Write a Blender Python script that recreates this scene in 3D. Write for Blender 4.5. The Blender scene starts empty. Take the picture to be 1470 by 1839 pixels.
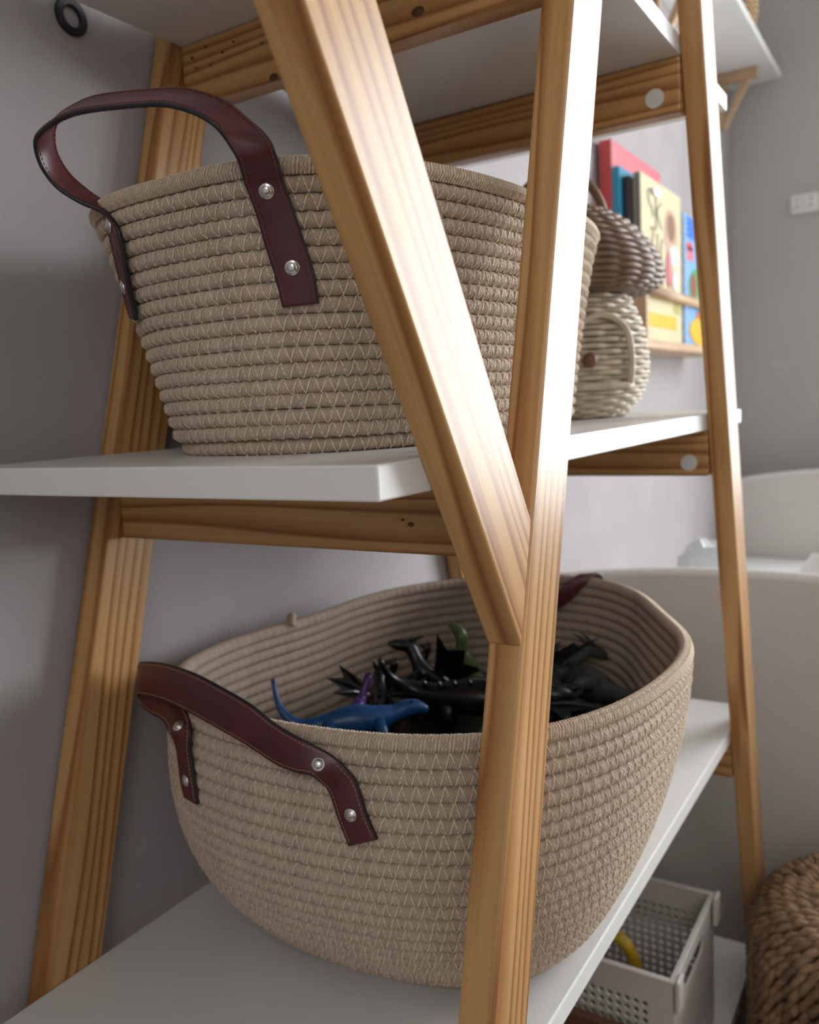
import bpy, bmesh, math, random
from mathutils import Vector, Matrix
random.seed(7)
PI = math.pi
ZO = 0.95                       # camera height above the floor; builder z values are relative to it
sc = bpy.context.scene
COL = sc.collection

# ------------------------------------------------------------------ camera
cam = bpy.data.objects.new('camera', bpy.data.cameras.new('camera'))
COL.objects.link(cam)
rgt = Vector((.52956265, -.84665438, -.05234268)); up = Vector((.13290732, .02187087, .99088713))
fwd = Vector((.83779415, .53169354, -.12410856))
M = Matrix.Identity(4)
for i in range(3):
    M[i][0], M[i][1], M[i][2] = rgt[i], up[i], -fwd[i]
M[2][3] = ZO
cam.matrix_world = M
cam.data.sensor_fit = 'VERTICAL'; cam.data.sensor_height = 36.0
cam.data.lens = 36.0 * 1527.0 / 1839.0
cam.data.clip_start = 0.02
cam.data.dof.use_dof = True; cam.data.dof.focus_distance = 0.50; cam.data.dof.aperture_fstop = 8.0
sc.camera = cam

# ------------------------------------------------------------------ world, light, exposure
W_ = bpy.data.worlds.new('sky'); sc.world = W_; W_.use_nodes = True
nt = W_.node_tree; bg = nt.nodes['Background']
sky = nt.nodes.new('ShaderNodeTexSky'); sky.sky_type = 'HOSEK_WILKIE'; sky.turbidity = 6
nt.links.new(sky.outputs[0], bg.inputs[0]); bg.inputs[1].default_value = 0.6

def area_light(name, loc, rot, sx, sy, energy, color):
    l = bpy.data.lights.new(name, 'AREA'); l.shape = 'RECTANGLE'; l.size = sx; l.size_y = sy
    l.energy = energy; l.color = color
    o = bpy.data.objects.new(name, l); COL.objects.link(o); o.location = loc; o.rotation_euler = rot
    return o
# daylight in the window of the far wall (to the right of the frame)
area_light('window_or_fill_light', (3.16, -1.42, 1.485), (0, PI / 2, 0), 1.87, 2.1, 182, (.93, .97, 1.0))
# fill light from behind the camera, set in an added, unseen window
area_light('window_or_fill_light', (-1.08, -.65, 1.68), (0, -PI / 2, 0), 1.1, 1.0, 10.5, (1.0, .95, .90))

vs = sc.view_settings
vs.view_transform = 'Standard'; vs.look = 'None'; vs.gamma = 1.0; vs.use_curve_mapping = False
vs.exposure = 0.22
sc.cycles.max_bounces = 7; sc.cycles.diffuse_bounces = 4; sc.cycles.glossy_bounces = 3; sc.cycles.transmission_bounces = 5
sc.cycles.use_adaptive_sampling = True; sc.cycles.adaptive_threshold = .03; sc.cycles.use_denoising = True

# ------------------------------------------------------------------ materials
def new_mat(name):
    m = bpy.data.materials.new(name); m.use_nodes = True
    return m, m.node_tree.nodes, m.node_tree.links, m.node_tree.nodes['Principled BSDF']
def ramp(N, stops):
    r = N.new('ShaderNodeValToRGB'); e = r.color_ramp.elements
    while len(e) > 1: e.remove(e[-1])
    e[0].position = stops[0][0]; e[0].color = (*stops[0][1], 1)
    for p, c in stops[1:]:
        x = e.new(p); x.color = (*c, 1)
    return r
def math_node(N, L, op, a, b=None):
    n = N.new('ShaderNodeMath'); n.operation = op
    for i, v in enumerate((a, b)):
        if v is None: continue
        if isinstance(v, (int, float)): n.inputs[i].default_value = v
        else: L.new(v, n.inputs[i])
    return n.outputs[0]
def noise(N, L, vec, scale, detail=3, rough=.5):
    n = N.new('ShaderNodeTexNoise'); n.inputs['Scale'].default_value = scale
    n.inputs['Detail'].default_value = detail; n.inputs['Roughness'].default_value = rough
    if vec is not None: L.new(vec, n.inputs['Vector'])
    return n
def mapping(N, L, vec, scale, loc=(0, 0, 0)):
    n = N.new('ShaderNodeMapping'); n.inputs['Scale'].default_value = scale; n.inputs['Location'].default_value = loc
    L.new(vec, n.inputs['Vector']); return n.outputs[0]
def bump(N, L, P, h, strength, dist=.001):
    b = N.new('ShaderNodeBump'); b.inputs['Strength'].default_value = strength; b.inputs['Distance'].default_value = dist
    L.new(h, b.inputs['Height']); L.new(b.outputs[0], P.inputs['Normal']); return b

def plain(name, col, rough=.5, var=.08, nscale=30, bumps=0., metal=0, spec=.5, bscale=300):
    m, N, L, P = new_mat(name)
    tc = N.new('ShaderNodeTexCoord').outputs['Object']
    n = noise(N, L, tc, nscale)
    a = tuple(max(0, c * (1 - var)) for c in col); b = tuple(min(1, c * (1 + var)) for c in col)
    r = ramp(N, [(.3, a), (.7, b)]); L.new(n.outputs[0], r.inputs[0]); L.new(r.outputs[0], P.inputs['Base Color'])
    P.inputs['Roughness'].default_value = rough; P.inputs['Metallic'].default_value = metal
    P.inputs['Specular IOR Level'].default_value = spec
    if bumps:
        n2 = noise(N, L, tc, bscale, 4); bump(N, L, P, n2.outputs[0], bumps)
    return m

def wood(name, light, mid, dark, rough=.33, ring=.0105):
    m, N, L, P = new_mat(name)
    tc = N.new('ShaderNodeTexCoord').outputs['Object']
    oi = N.new('ShaderNodeObjectInfo').outputs['Random']
    wob = noise(N, L, mapping(N, L, tc, (2.2, 34, 34)), 1.0, 1)
    sep = N.new('ShaderNodeSeparateXYZ'); L.new(tc, sep.inputs[0])
    oy = math_node(N, L, 'ADD', sep.outputs[1], math_node(N, L, 'ADD', math_node(N, L, 'MULTIPLY', oi, .03), .012)); 
    oz = math_node(N, L, 'ADD', sep.outputs[2], math_node(N, L, 'ADD', math_node(N, L, 'MULTIPLY', oi, .05), .045))
    r2 = math_node(N, L, 'SQRT', math_node(N, L, 'ADD', math_node(N, L, 'MULTIPLY', oy, oy), math_node(N, L, 'MULTIPLY', oz, oz)))
    r3 = math_node(N, L, 'ADD', r2, math_node(N, L, 'MULTIPLY', wob.outputs[0], .030))
    fr = math_node(N, L, 'FRACT', math_node(N, L, 'DIVIDE', r3, ring))
    cr = ramp(N, [(0, light), (.35, light), (.66, mid), (.84, dark), (.93, mid), (1, light)])
    L.new(fr, cr.inputs[0])
    fib = noise(N, L, mapping(N, L, tc, (6, 420, 420)), 1.0, 3)
    mx = N.new('ShaderNodeMixRGB'); mx.blend_type = 'MULTIPLY'; mx.inputs[0].default_value = .35
    fr2 = ramp(N, [(.3, (.62, .62, .62)), (.65, (1, 1, 1))]); L.new(fib.outputs[0], fr2.inputs[0])
    L.new(cr.outputs[0], mx.inputs[1]); L.new(fr2.outputs[0], mx.inputs[2])
    big = noise(N, L, mapping(N, L, tc, (4, 25, 25)), 1.0, 2)
    mx2 = N.new('ShaderNodeMixRGB'); mx2.blend_type = 'MULTIPLY'; mx2.inputs[0].default_value = .4
    br = ramp(N, [(.35, (.72, .66, .6)), (.6, (1, 1, 1))]); L.new(big.outputs[0], br.inputs[0])
    L.new(mx.outputs[0], mx2.inputs[1]); L.new(br.outputs[0], mx2.inputs[2])
    L.new(mx2.outputs[0], P.inputs['Base Color'])
    P.inputs['Roughness'].default_value = rough
    P.inputs['Specular IOR Level'].default_value = .34
    bump(N, L, P, fib.outputs[0], .12, .0005)
    return m

def rope_mat(name, c0, c1):
    # uv: u = metres along the rope / 0.01, v = angle round the rope 0..1
    m, N, L, P = new_mat(name)
    uv = N.new('ShaderNodeUVMap').outputs[0]
    sep = N.new('ShaderNodeSeparateXYZ'); L.new(uv, sep.inputs[0])
    u, v = sep.outputs[0], sep.outputs[1]
    tri = math_node(N, L, 'PINGPONG', math_node(N, L, 'MULTIPLY', v, 8.0), 1.0)
    ph = math_node(N, L, 'ADD', math_node(N, L, 'MULTIPLY', u, 20.0), math_node(N, L, 'MULTIPLY', tri, 5.0))
    ch = math_node(N, L, 'ABSOLUTE', math_node(N, L, 'SINE', ph))
    tc = N.new('ShaderNodeTexCoord').outputs['Object']
    n = noise(N, L, tc, 55, 3); n2 = noise(N, L, tc, 900, 3)
    cr = ramp(N, [(.3, c0), (.7, c1)]); L.new(n.outputs[0], cr.inputs[0])
    sh = ramp(N, [(0, (.62, .56, .52)), (.5, (1, 1, 1))]); L.new(ch, sh.inputs[0])
    mx = N.new('ShaderNodeMixRGB'); mx.blend_type = 'MULTIPLY'; mx.inputs[0].default_value = .55
    L.new(cr.outputs[0], mx.inputs[1]); L.new(sh.outputs[0], mx.inputs[2]); L.new(mx.outputs[0], P.inputs['Base Color'])
    P.inputs['Roughness'].default_value = .9; P.inputs['Specular IOR Level'].default_value = .15
    P.inputs['Sheen Weight'].default_value = .15
    h = math_node(N, L, 'ADD', ch, math_node(N, L, 'MULTIPLY', n2.outputs[0], .6))
    bump(N, L, P, h, .8, .0009)
    return m

def leather(name, col):
    m, N, L, P = new_mat(name)
    tc = N.new('ShaderNodeTexCoord').outputs['Object']
    n = noise(N, L, tc, 60, 4); r = ramp(N, [(.3, tuple(c * .8 for c in col)), (.7, tuple(c * 1.2 for c in col))])
    L.new(n.outputs[0], r.inputs[0]); L.new(r.outputs[0], P.inputs['Base Color'])
    P.inputs['Roughness'].default_value = .36
    v = N.new('ShaderNodeTexVoronoi'); v.inputs['Scale'].default_value = 1400; L.new(tc, v.inputs['Vector'])
    bump(N, L, P, v.outputs['Distance'], .12, .0004)
    return m

MT = {}
MT['pine'] = wood('varnished_pine', (.57, .325, .13), (.43, .21, .07), (.29, .12, .038))
MT['beech'] = wood('pale_beech', (.62, .44, .28), (.55, .36, .21), (.46, .28, .15), .5, .006)
MT['knot'] = plain('knot', (.09, .035, .015), .5)
MT['white'] = plain('white_melamine', (.74, .74, .725), .32, .02, 8, .03, bscale=700)
MT['cap'] = plain('grey_cap', (.62, .62, .60), .5, .02)
MT['wall'] = plain('lilac_grey_plaster', (.375, .348, .352), .85, .05, 6, .35, bscale=160, spec=.25)
MT['wallfar'] = plain('grey_paint', (.50, .495, .475), .8, .03, 5, .2, bscale=160, spec=.25)
MT['ceil'] = plain('ceiling_white', (.38, .37, .36), .9, .02)
MT['floor'] = wood('floor_boards', (.22, .15, .10), (.18, .12, .08), (.14, .09, .06), .4, .02)
MT['rope'] = rope_mat('cotton_rope', (.55, .43, .335), (.65, .52, .41))
MT['thread'] = plain('stitch_thread', (.74, .60, .44), .7, .05)
MT['leather'] = leather('burgundy_leather', (.085, .017, .022))
MT['edge'] = plain('black_edge_paint', (.012, .011, .013), .45)
MT['lthread'] = plain('brown_thread', (.17, .06, .045), .7)
MT['lthread2'] = plain('tan_thread', (.33, .19, .11), .7)
MT['steel'] = plain('nickel', (.72, .71, .69), .22, .03, metal=1)
MT['wick_l'] = plain('cream_wicker', (.54, .46, .345), .55, .2, 60)
MT['wick_d'] = plain('brown_wicker', (.20, .125, .075), .5, .25, 60)
MT['wick_stake'] = plain('wicker_stake', (.16, .11, .07), .6, .2, 60)
MT['grass'] = plain('seagrass', (.27, .165, .09), .65, .45, 45, .5, bscale=500)
MT['bed'] = plain('warm_white_lacquer', (.66, .625, .585), .45, .02)
MT['bedrim'] = plain('white_lacquer', (.8, .79, .77), .35, .02)
MT['linen'] = plain('white_linen', (.78, .78, .77), .9, .03, 20, .3)
MT['plastic'] = plain('taupe_plastic', (.56, .51, .475), .45, .03)
MT['brownbox'] = plain('brown_card', (.17, .075, .045), .5, .1)
MT['black'] = plain('black_plastic', (.012, .012, .014), .3, .2)
MT['socket'] = plain('socket_white', (.8, .8, .78), .35, .02)
def toy(n, c, r=.35): MT[n] = plain(n, c, r, .25, 60)
toy('toy_blue', (.009, .07, .22)); toy('toy_navy', (.01, .03, .12)); toy('toy_black', (.008, .009, .011), .3)
toy('toy_green', (.09, .15, .04)); toy('toy_dkgreen', (.008, .045, .022)); toy('toy_grey', (.05, .055, .055), .5)
toy('toy_purple', (.06, .015, .14)); toy('toy_orange', (.30, .13, .03)); toy('toy_yellow', (.62, .38, .02)); toy('toy_lime', (.07, .27, .03))
MT['glassy'] = None
m, N, L, P = new_mat('clear_film'); P.inputs['Base Color'].default_value = (.85, .88, .9, 1); P.inputs['Roughness'].default_value = .15
P.inputs['Transmission Weight'].default_value = .25; MT['glassy'] = m
m, N, L, P = new_mat('window_glass'); tr = N.new('ShaderNodeBsdfTransparent'); gl = N.new('ShaderNodeBsdfGlossy'); gl.inputs[1].default_value = .02
mixs = N.new('ShaderNodeMixShader'); mixs.inputs[0].default_value = .06
L.new(tr.outputs[0], mixs.inputs[1]); L.new(gl.outputs[0], mixs.inputs[2]); L.new(mixs.outputs[0], N['Material Output'].inputs[0]); MT['pane'] = m
for n, c in dict(b_red=(.62, .07, .07), b_pink=(.62, .17, .2), b_blue=(.02, .28, .46), b_black=(.02, .02, .025), b_cream=(.66, .58, .36), b_white=(.75, .74, .7),
                 b_sky=(.2, .42, .75), b_royal=(.03, .16, .6), b_green=(.07, .38, .14), b_yellow=(.78, .46, .03), b_or=(.72, .17, .02), b_grey=(.2, .22, .24),
                 b_brown=(.25, .13, .08), b_ink=(.16, .14, .11), b_olive=(.42, .40, .1), b_skin=(.55, .36, .26), b_mar=(.3, .08, .06), b_amber=(.5, .24, .03)).items():
    MT[n] = plain(n, c, .35, .04)

# ------------------------------------------------------------------ mesh helpers
WM = {}
def link(name, me, mat, parent, Wm):
    o = bpy.data.objects.new(name, me); COL.objects.link(o)
    if mat is not None and len(me.materials) == 0:
        for mm in (mat if isinstance(mat, (list, tuple)) else [mat]): me.materials.append(MT[mm])
    WM[o] = Wm; o.matrix_basis = Wm
    if parent is not None:
        o.parent = parent; o.matrix_parent_inverse = WM[parent].inverted()
    return o
def obj(name, bm, mat, parent=None, smooth=False, frame=None, recalc=True, bottom=False):
    """frame: 4x4 with builder-space axes; otherwise the origin is the centre of the mesh"""
    if recalc: bmesh.ops.recalc_face_normals(bm, faces=bm.faces)
    if frame is None:
        lo = [min(v.co[i] for v in bm.verts) for i in range(3)]; hi = [max(v.co[i] for v in bm.verts) for i in range(3)]
        c = Vector([(a + b) / 2 for a, b in zip(lo, hi)])
        if bottom: c.z = lo[2]
        frame = Matrix.Translation(c)
    bm.transform(frame.inverted())
    if smooth:
        for f in bm.faces: f.smooth = True
    me = bpy.data.meshes.new(name); bm.to_mesh(me); bm.free()
    return link(name, me, mat, parent, Matrix.Translation((0, 0, ZO)) @ frame)
def shared(name, me, frame, parent, mat=None):
    return link(name, me, mat, parent, Matrix.Translation((0, 0, ZO)) @ frame)
def tag(o, label, cat, group=None):
    o['label'] = label; o['category'] = cat
    if group: o['group'] = group
    return o
def thing(name, loc, label, cat, group=None):
    o = bpy.data.objects.new(name, None); COL.objects.link(o); o.empty_display_size = .05
    WM[o] = Matrix.Translation((loc[0], loc[1], loc[2] + ZO)); o.matrix_basis = WM[o]
    return tag(o, label, cat, group)
def struct(o): o['kind'] = 'structure'; return o
def B(): return bmesh.new()
def box(bm, a, b, bev=0, mi=0):
    vs_ = [bm.verts.new((x, y, z)) for z in (a[2], b[2]) for y in (a[1], b[1]) for x in (a[0], b[0])]
    fs = [bm.faces.new([vs_[i] for i in q]) for q in ((0, 2, 3, 1), (4, 5, 7, 6), (0, 1, 5, 4), (2, 6, 7, 3), (0, 4, 6, 2), (1, 3, 7, 5))]
    for f in fs: f.material_index = mi
    if bev:
        es = {e for f in fs for e in f.edges}
        bmesh.ops.bevel(bm, geom=list(es), offset=bev, segments=2, profile=.5, affect='EDGES')
def prism(bm, poly, axis, lo, hi, bev=0):
    """poly: 2D outline in the two remaining axes, extruded along axis from lo to hi"""
    def P3(p, h):
        q = list(p); q.insert(axis, h); return q
    a = [bm.verts.new(P3(p, lo)) for p in poly]; b = [bm.verts.new(P3(p, hi)) for p in poly]
    fs = [bm.faces.new(a), bm.faces.new(b[::-1])]
    n = len(poly)
    for i in range(n): fs.append(bm.faces.new((a[i], b[i], b[(i + 1) % n], a[(i + 1) % n])))
    if bev:
        bmesh.ops.bevel(bm, geom=list({e for f in fs for e in f.edges}), offset=bev, segments=2, profile=.5, affect='EDGES')
def tube(bm, pts, rad, seg=8, closed=False, caps=True, mi=0):
    pts = [Vector(p) for p in pts]; n = len(pts)
    rads = rad if isinstance(rad, (list, tuple)) else [rad] * n
    rings = []; prevn = None
    for i, p in enumerate(pts):
        t = (pts[(i + 1) % n] - pts[i - 1]) if closed else (pts[min(i + 1, n - 1)] - pts[max(i - 1, 0)])
        t = t.normalized() if t.length > 1e-9 else Vector((0, 0, 1))
        if prevn is None:
            a = Vector((0, 0, 1)) if abs(t.z) < .9 else Vector((1, 0, 0)); nn = t.cross(a).normalized()
        else:
            nn = prevn - t * prevn.dot(t); nn = nn.normalized() if nn.length > 1e-9 else t.orthogonal().normalized()
        prevn = nn; b2 = t.cross(nn)
        rings.append([bm.verts.new(p + (nn * math.cos(2 * PI * k / seg) + b2 * math.sin(2 * PI * k / seg)) * rads[i]) for k in range(seg)])
    m_ = n if closed else n - 1
    for i in range(m_):
        a, b = rings[i], rings[(i + 1) % n]
        for k in range(seg):
            f = bm.faces.new((a[k], a[(k + 1) % seg], b[(k + 1) % seg], b[k])); f.material_index = mi
    if not closed and caps:
        for r_ in (rings[0][::-1], rings[-1]):
            f = bm.faces.new(r_); f.material_index = mi
def ball(bm, c, r, seg=10, mi=0):
    r = r if isinstance(r, (tuple, list)) else (r, r, r)
    res = bmesh.ops.create_uvsphere(bm, u_segments=seg, v_segments=max(5, seg * 2 // 3), radius=1, matrix=Matrix.Translation(c) @ Matrix.Diagonal((*r, 1)))
    for v in res['verts']:
        for f in v.link_faces: f.material_index = mi
def catmull(P, n):
    P = [Vector(p) for p in P]; out = []
    N_ = len(P) - 1
    for i in range(n):
        t = i / (n - 1) * N_; k = min(int(t), N_ - 1); f = t - k
        p0, p1, p2, p3 = P[max(k - 1, 0)], P[k], P[k + 1], P[min(k + 2, N_)]
        out.append(.5 * ((2 * p1) + (p2 - p0) * f + (2 * p0 - 5 * p1 + 4 * p2 - p3) * f * f + (3 * p1 - p0 - 3 * p2 + p3) * f ** 3))
    return out

# ------------------------------------------------------------------ the room
FZ = -ZO
WY = .604; FX = 3.0; RY = -2.9; BX = -.9; CZ = 1.6
bm = B(); box(bm, (BX - .1, RY - .1, FZ - .1), (FX + .3, WY + .1, FZ)); struct(obj('floor', bm, 'floor'))
bm = B(); box(bm, (BX - .1, RY - .1, CZ), (FX + .3, WY + .1, CZ + .1)); struct(obj('ceiling', bm, 'ceil'))
bm = B(); box(bm, (BX - .1, WY, FZ), (FX + .3, WY + .1, CZ)); struct(obj('wall_left', bm, 'wall'))
bm = B(); box(bm, (BX - .1, RY - .1, FZ), (FX + .3, RY, CZ)); struct(obj('wall_right', bm, 'ceil'))
WB = (-.15, -1.15, 0.18, 1.28)  # opening for the added window that lets in the fill light
bm = B()
box(bm, (BX - .1, WB[0], FZ), (BX, WY, CZ)); box(bm, (BX - .1, RY, FZ), (BX, WB[1], CZ))
box(bm, (BX - .1, WB[1], FZ), (BX, WB[0], WB[2])); box(bm, (BX - .1, WB[1], WB[3]), (BX, WB[0], CZ))
struct(obj('wall_back', bm, 'ceil'))
bm = B()
box(bm, (BX - .08, WB[0] - .05, WB[2]), (BX - .03, WB[0], WB[3]), .004); box(bm, (BX - .08, WB[1], WB[2]), (BX - .03, WB[1] + .05, WB[3]), .004)
box(bm, (BX - .08, WB[1] + .05, WB[2]), (BX - .03, WB[0] - .05, WB[2] + .05), .004); box(bm, (BX - .08, WB[1] + .05, WB[3] - .05), (BX - .03, WB[0] - .05, WB[3]), .004)
w2 = struct(obj('added_fill_window', bm, 'bedrim'))  # unseen frame, added around the fill light
bm = B(); box(bm, (BX - .057, WB[1] + .05, WB[2] + .05), (BX - .053, WB[0] - .05, WB[3] - .05)); obj('pane', bm, 'pane', w2)
WIN = (-.37, -2.47, -.40, 1.47)   # y from, y to, z from, z to
bm = B()
box(bm, (FX, WIN[0], FZ), (FX + .12, WY, CZ)); box(bm, (FX, RY, FZ), (FX + .12, WIN[1], CZ))
box(bm, (FX, WIN[1], FZ), (FX + .12, WIN[0], WIN[2])); box(bm, (FX, WIN[1], WIN[3]), (FX + .12, WIN[0], CZ))
struct(obj('wall_far', bm, 'wallfar'))
bm = B()
fw = .05
box(bm, (FX + .03, WIN[0] - fw, WIN[2]), (FX + .09, WIN[0], WIN[3]), .004); box(bm, (FX + .03, WIN[1], WIN[2]), (FX + .09, WIN[1] + fw, WIN[3]), .004)
box(bm, (FX + .03, WIN[1] + fw, WIN[2]), (FX + .09, WIN[0] - fw, WIN[2] + fw), .004); box(bm, (FX + .03, WIN[1] + fw, WIN[3] - fw), (FX + .09, WIN[0] - fw, WIN[3]), .004)
w1 = struct(obj('window_1', bm, 'bedrim'))
bm = B(); box(bm, (FX + .03, -1.45, WIN[2] + fw), (FX + .09, -1.39, WIN[3] - fw), .004); obj('mullion', bm, 'bedrim', w1)
for ya, yb in ((-1.39, -.42), (-2.42, -1.45)):
    bm = B(); box(bm, (FX + .058, ya, WIN[2] + fw), (FX + .062, yb, WIN[3] - fw)); obj('pane', bm, 'pane', w1)
bm = B(); box(bm, (FX - .14, WIN[1] - .04, WIN[2] - .03), (FX + .03, WIN[0] + .04, WIN[2]), .004); obj('window_sill', bm, 'bedrim', w1)

# ------------------------------------------------------------------ the ladder shelf
YF, YB, TL, LW = .2262, .5785, .0224, .0523   # shelf front and back edge, leg thickness, leg width
NX, NS, GX, GS = .4744, .2803, .9766, -.2712   # near leg x at z=0 and slope, far leg
ZM, ZB, ZT, ZL, TH = -.0268, -.4351, .3238, -.843, .018
unit = thing('ladder_shelf', (.75, .4, FZ), 'A-frame ladder shelf of varnished pine with white boards', 'shelf')
def slanted(x0, s, w, ya, yb, za, zb):
    """slanting beam in a plane y = const, ends cut level"""
    bm = B()
    prism(bm, [(x0 + s * za, za), (x0 + w + s * za, za), (x0 + w + s * zb, zb), (x0 + s * zb, zb)], 1, ya, yb, .0022)
    d = Vector((s, 0, 1)).normalized(); y = Vector((0, 1, 0)); z = d.cross(y)
    F = Matrix.Identity(4)
    for i in range(3): F[i][0], F[i][1], F[i][2] = d[i], y[i], z[i]
    F.translation = (x0 + w / 2 + s * za, (ya + yb) / 2, za)
    return bm, F
APEX = .80
for ya, yb in ((YF - TL, YF - .0002), (YB + .0002, YB + TL)):
    for x0, s in ((NX, NS), (GX, GS)):
        bm, F = slanted(x0, s, LW, ya, yb, FZ, APEX)
        obj('leg', bm, 'pine', unit, frame=F)
# diagonal strut: butts against the near front leg
SX, SS, SW = .3528, -.575, .0613
bm = B()
zt = .50
def sl(z): return SX + SS * z
def lg(z): return NX + NS * z
zc = (SX - NX) / (NS - SS)                # left edge meets the leg
zd = (SX + SW - NX) / (NS - SS)
zlow = -.1565
prism(bm, [(lg(zc) - .0006, zc + .0007), (lg(zd) - .0006, zd), (sl(zt) + SW, zt), (sl(zt), zt)], 1, YF - TL, YF - .0002, .0016)
d = Vector((SS, 0, 1)).normalized(); y = Vector((0, 1, 0)); z = d.cross(y); F = Matrix.Identity(4)
for i in range(3): F[i][0], F[i][1], F[i][2] = d[i], y[i], z[i]
F.translation = (sl(-.1) + SW / 2, YF - TL / 2, -.1)
strut = obj('strut', bm, 'pine', unit, frame=F)
strut['label'] = 'diagonal strut leaning out from the front leg'
# white boards
def board(x0, x1, z):
    bm = B(); box(bm, (x0, YF, z - TH), (x1, YB, z), .0012); return obj('shelf_board', bm, 'white', unit)
board(.330, 1.174, ZM); board(.31, 1.194, ZB); board(.406, 1.098, ZT + TH); board(.23, 1.275, ZL)
# cross bars under the boards, cut between the front and back legs
def crossbar(x, ztop, cap=False, knots=()):
    bm = B(); h = .052; t = .022
    box(bm, (x, YF + .0004, ztop - h), (x + t, YB - .0004, ztop - .0003), .0018)
    F = Matrix.Identity(4)
    for i, ax in enumerate((Vector((0, 1, 0)), Vector((1, 0, 0)), Vector((0, 0, -1)))):
        for k in range(3): F[k][i] = ax[k]
    F.translation = (x + t / 2, (YF + YB) / 2, ztop - h / 2)
    o = obj('crossbar', bm, 'pine', unit, frame=F)
    if cap:
        c = B(); bmesh.ops.create_cone(c, cap_ends=True, segments=24, radius1=.0095, radius2=.009, depth=.0016,
                                       matrix=Matrix.Translation((x - .0008, cap[0], cap[1])) @ Matrix.Rotation(-PI / 2, 4, 'Y'))
        obj('screw_cap', c, 'cap', o)
    for (ky, kz, kr) in knots:
        c = B(); ball(c, (x - .0002, ky, kz), (.0008, kr * 1.6, kr), 10); obj('knot', c, 'knot', o, smooth=True)
    return o
crossbar(.4642, ZM - TH, knots=((0.2940, -0.0770, .0016), (0.3000, -0.0740, .0009))); crossbar(.5754, ZT, knots=((.335, .2865, .0035), (.475, .274, .003), (0.548, 0.316, 0.0011), (0.529, 0.307, 0.0012), (0.516, 0.312, 0.001), (0.561, 0.302, 0.001), (0.544, 0.3, 0.0009), (0.485, 0.303, 0.0011), (0.565, 0.311, 0.0013)))
crossbar(NX + NS * ZB + .012, ZB - TH); crossbar(NX + NS * ZL + .012, ZL - TH)
crossbar(.990, ZM - TH, (.2475, -.0815)); crossbar(.889, ZT, (.2515, .2885))
crossbar(GX + GS * ZB + .012, ZB - TH); crossbar(GX + GS * ZL + .012, ZL - TH)

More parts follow.
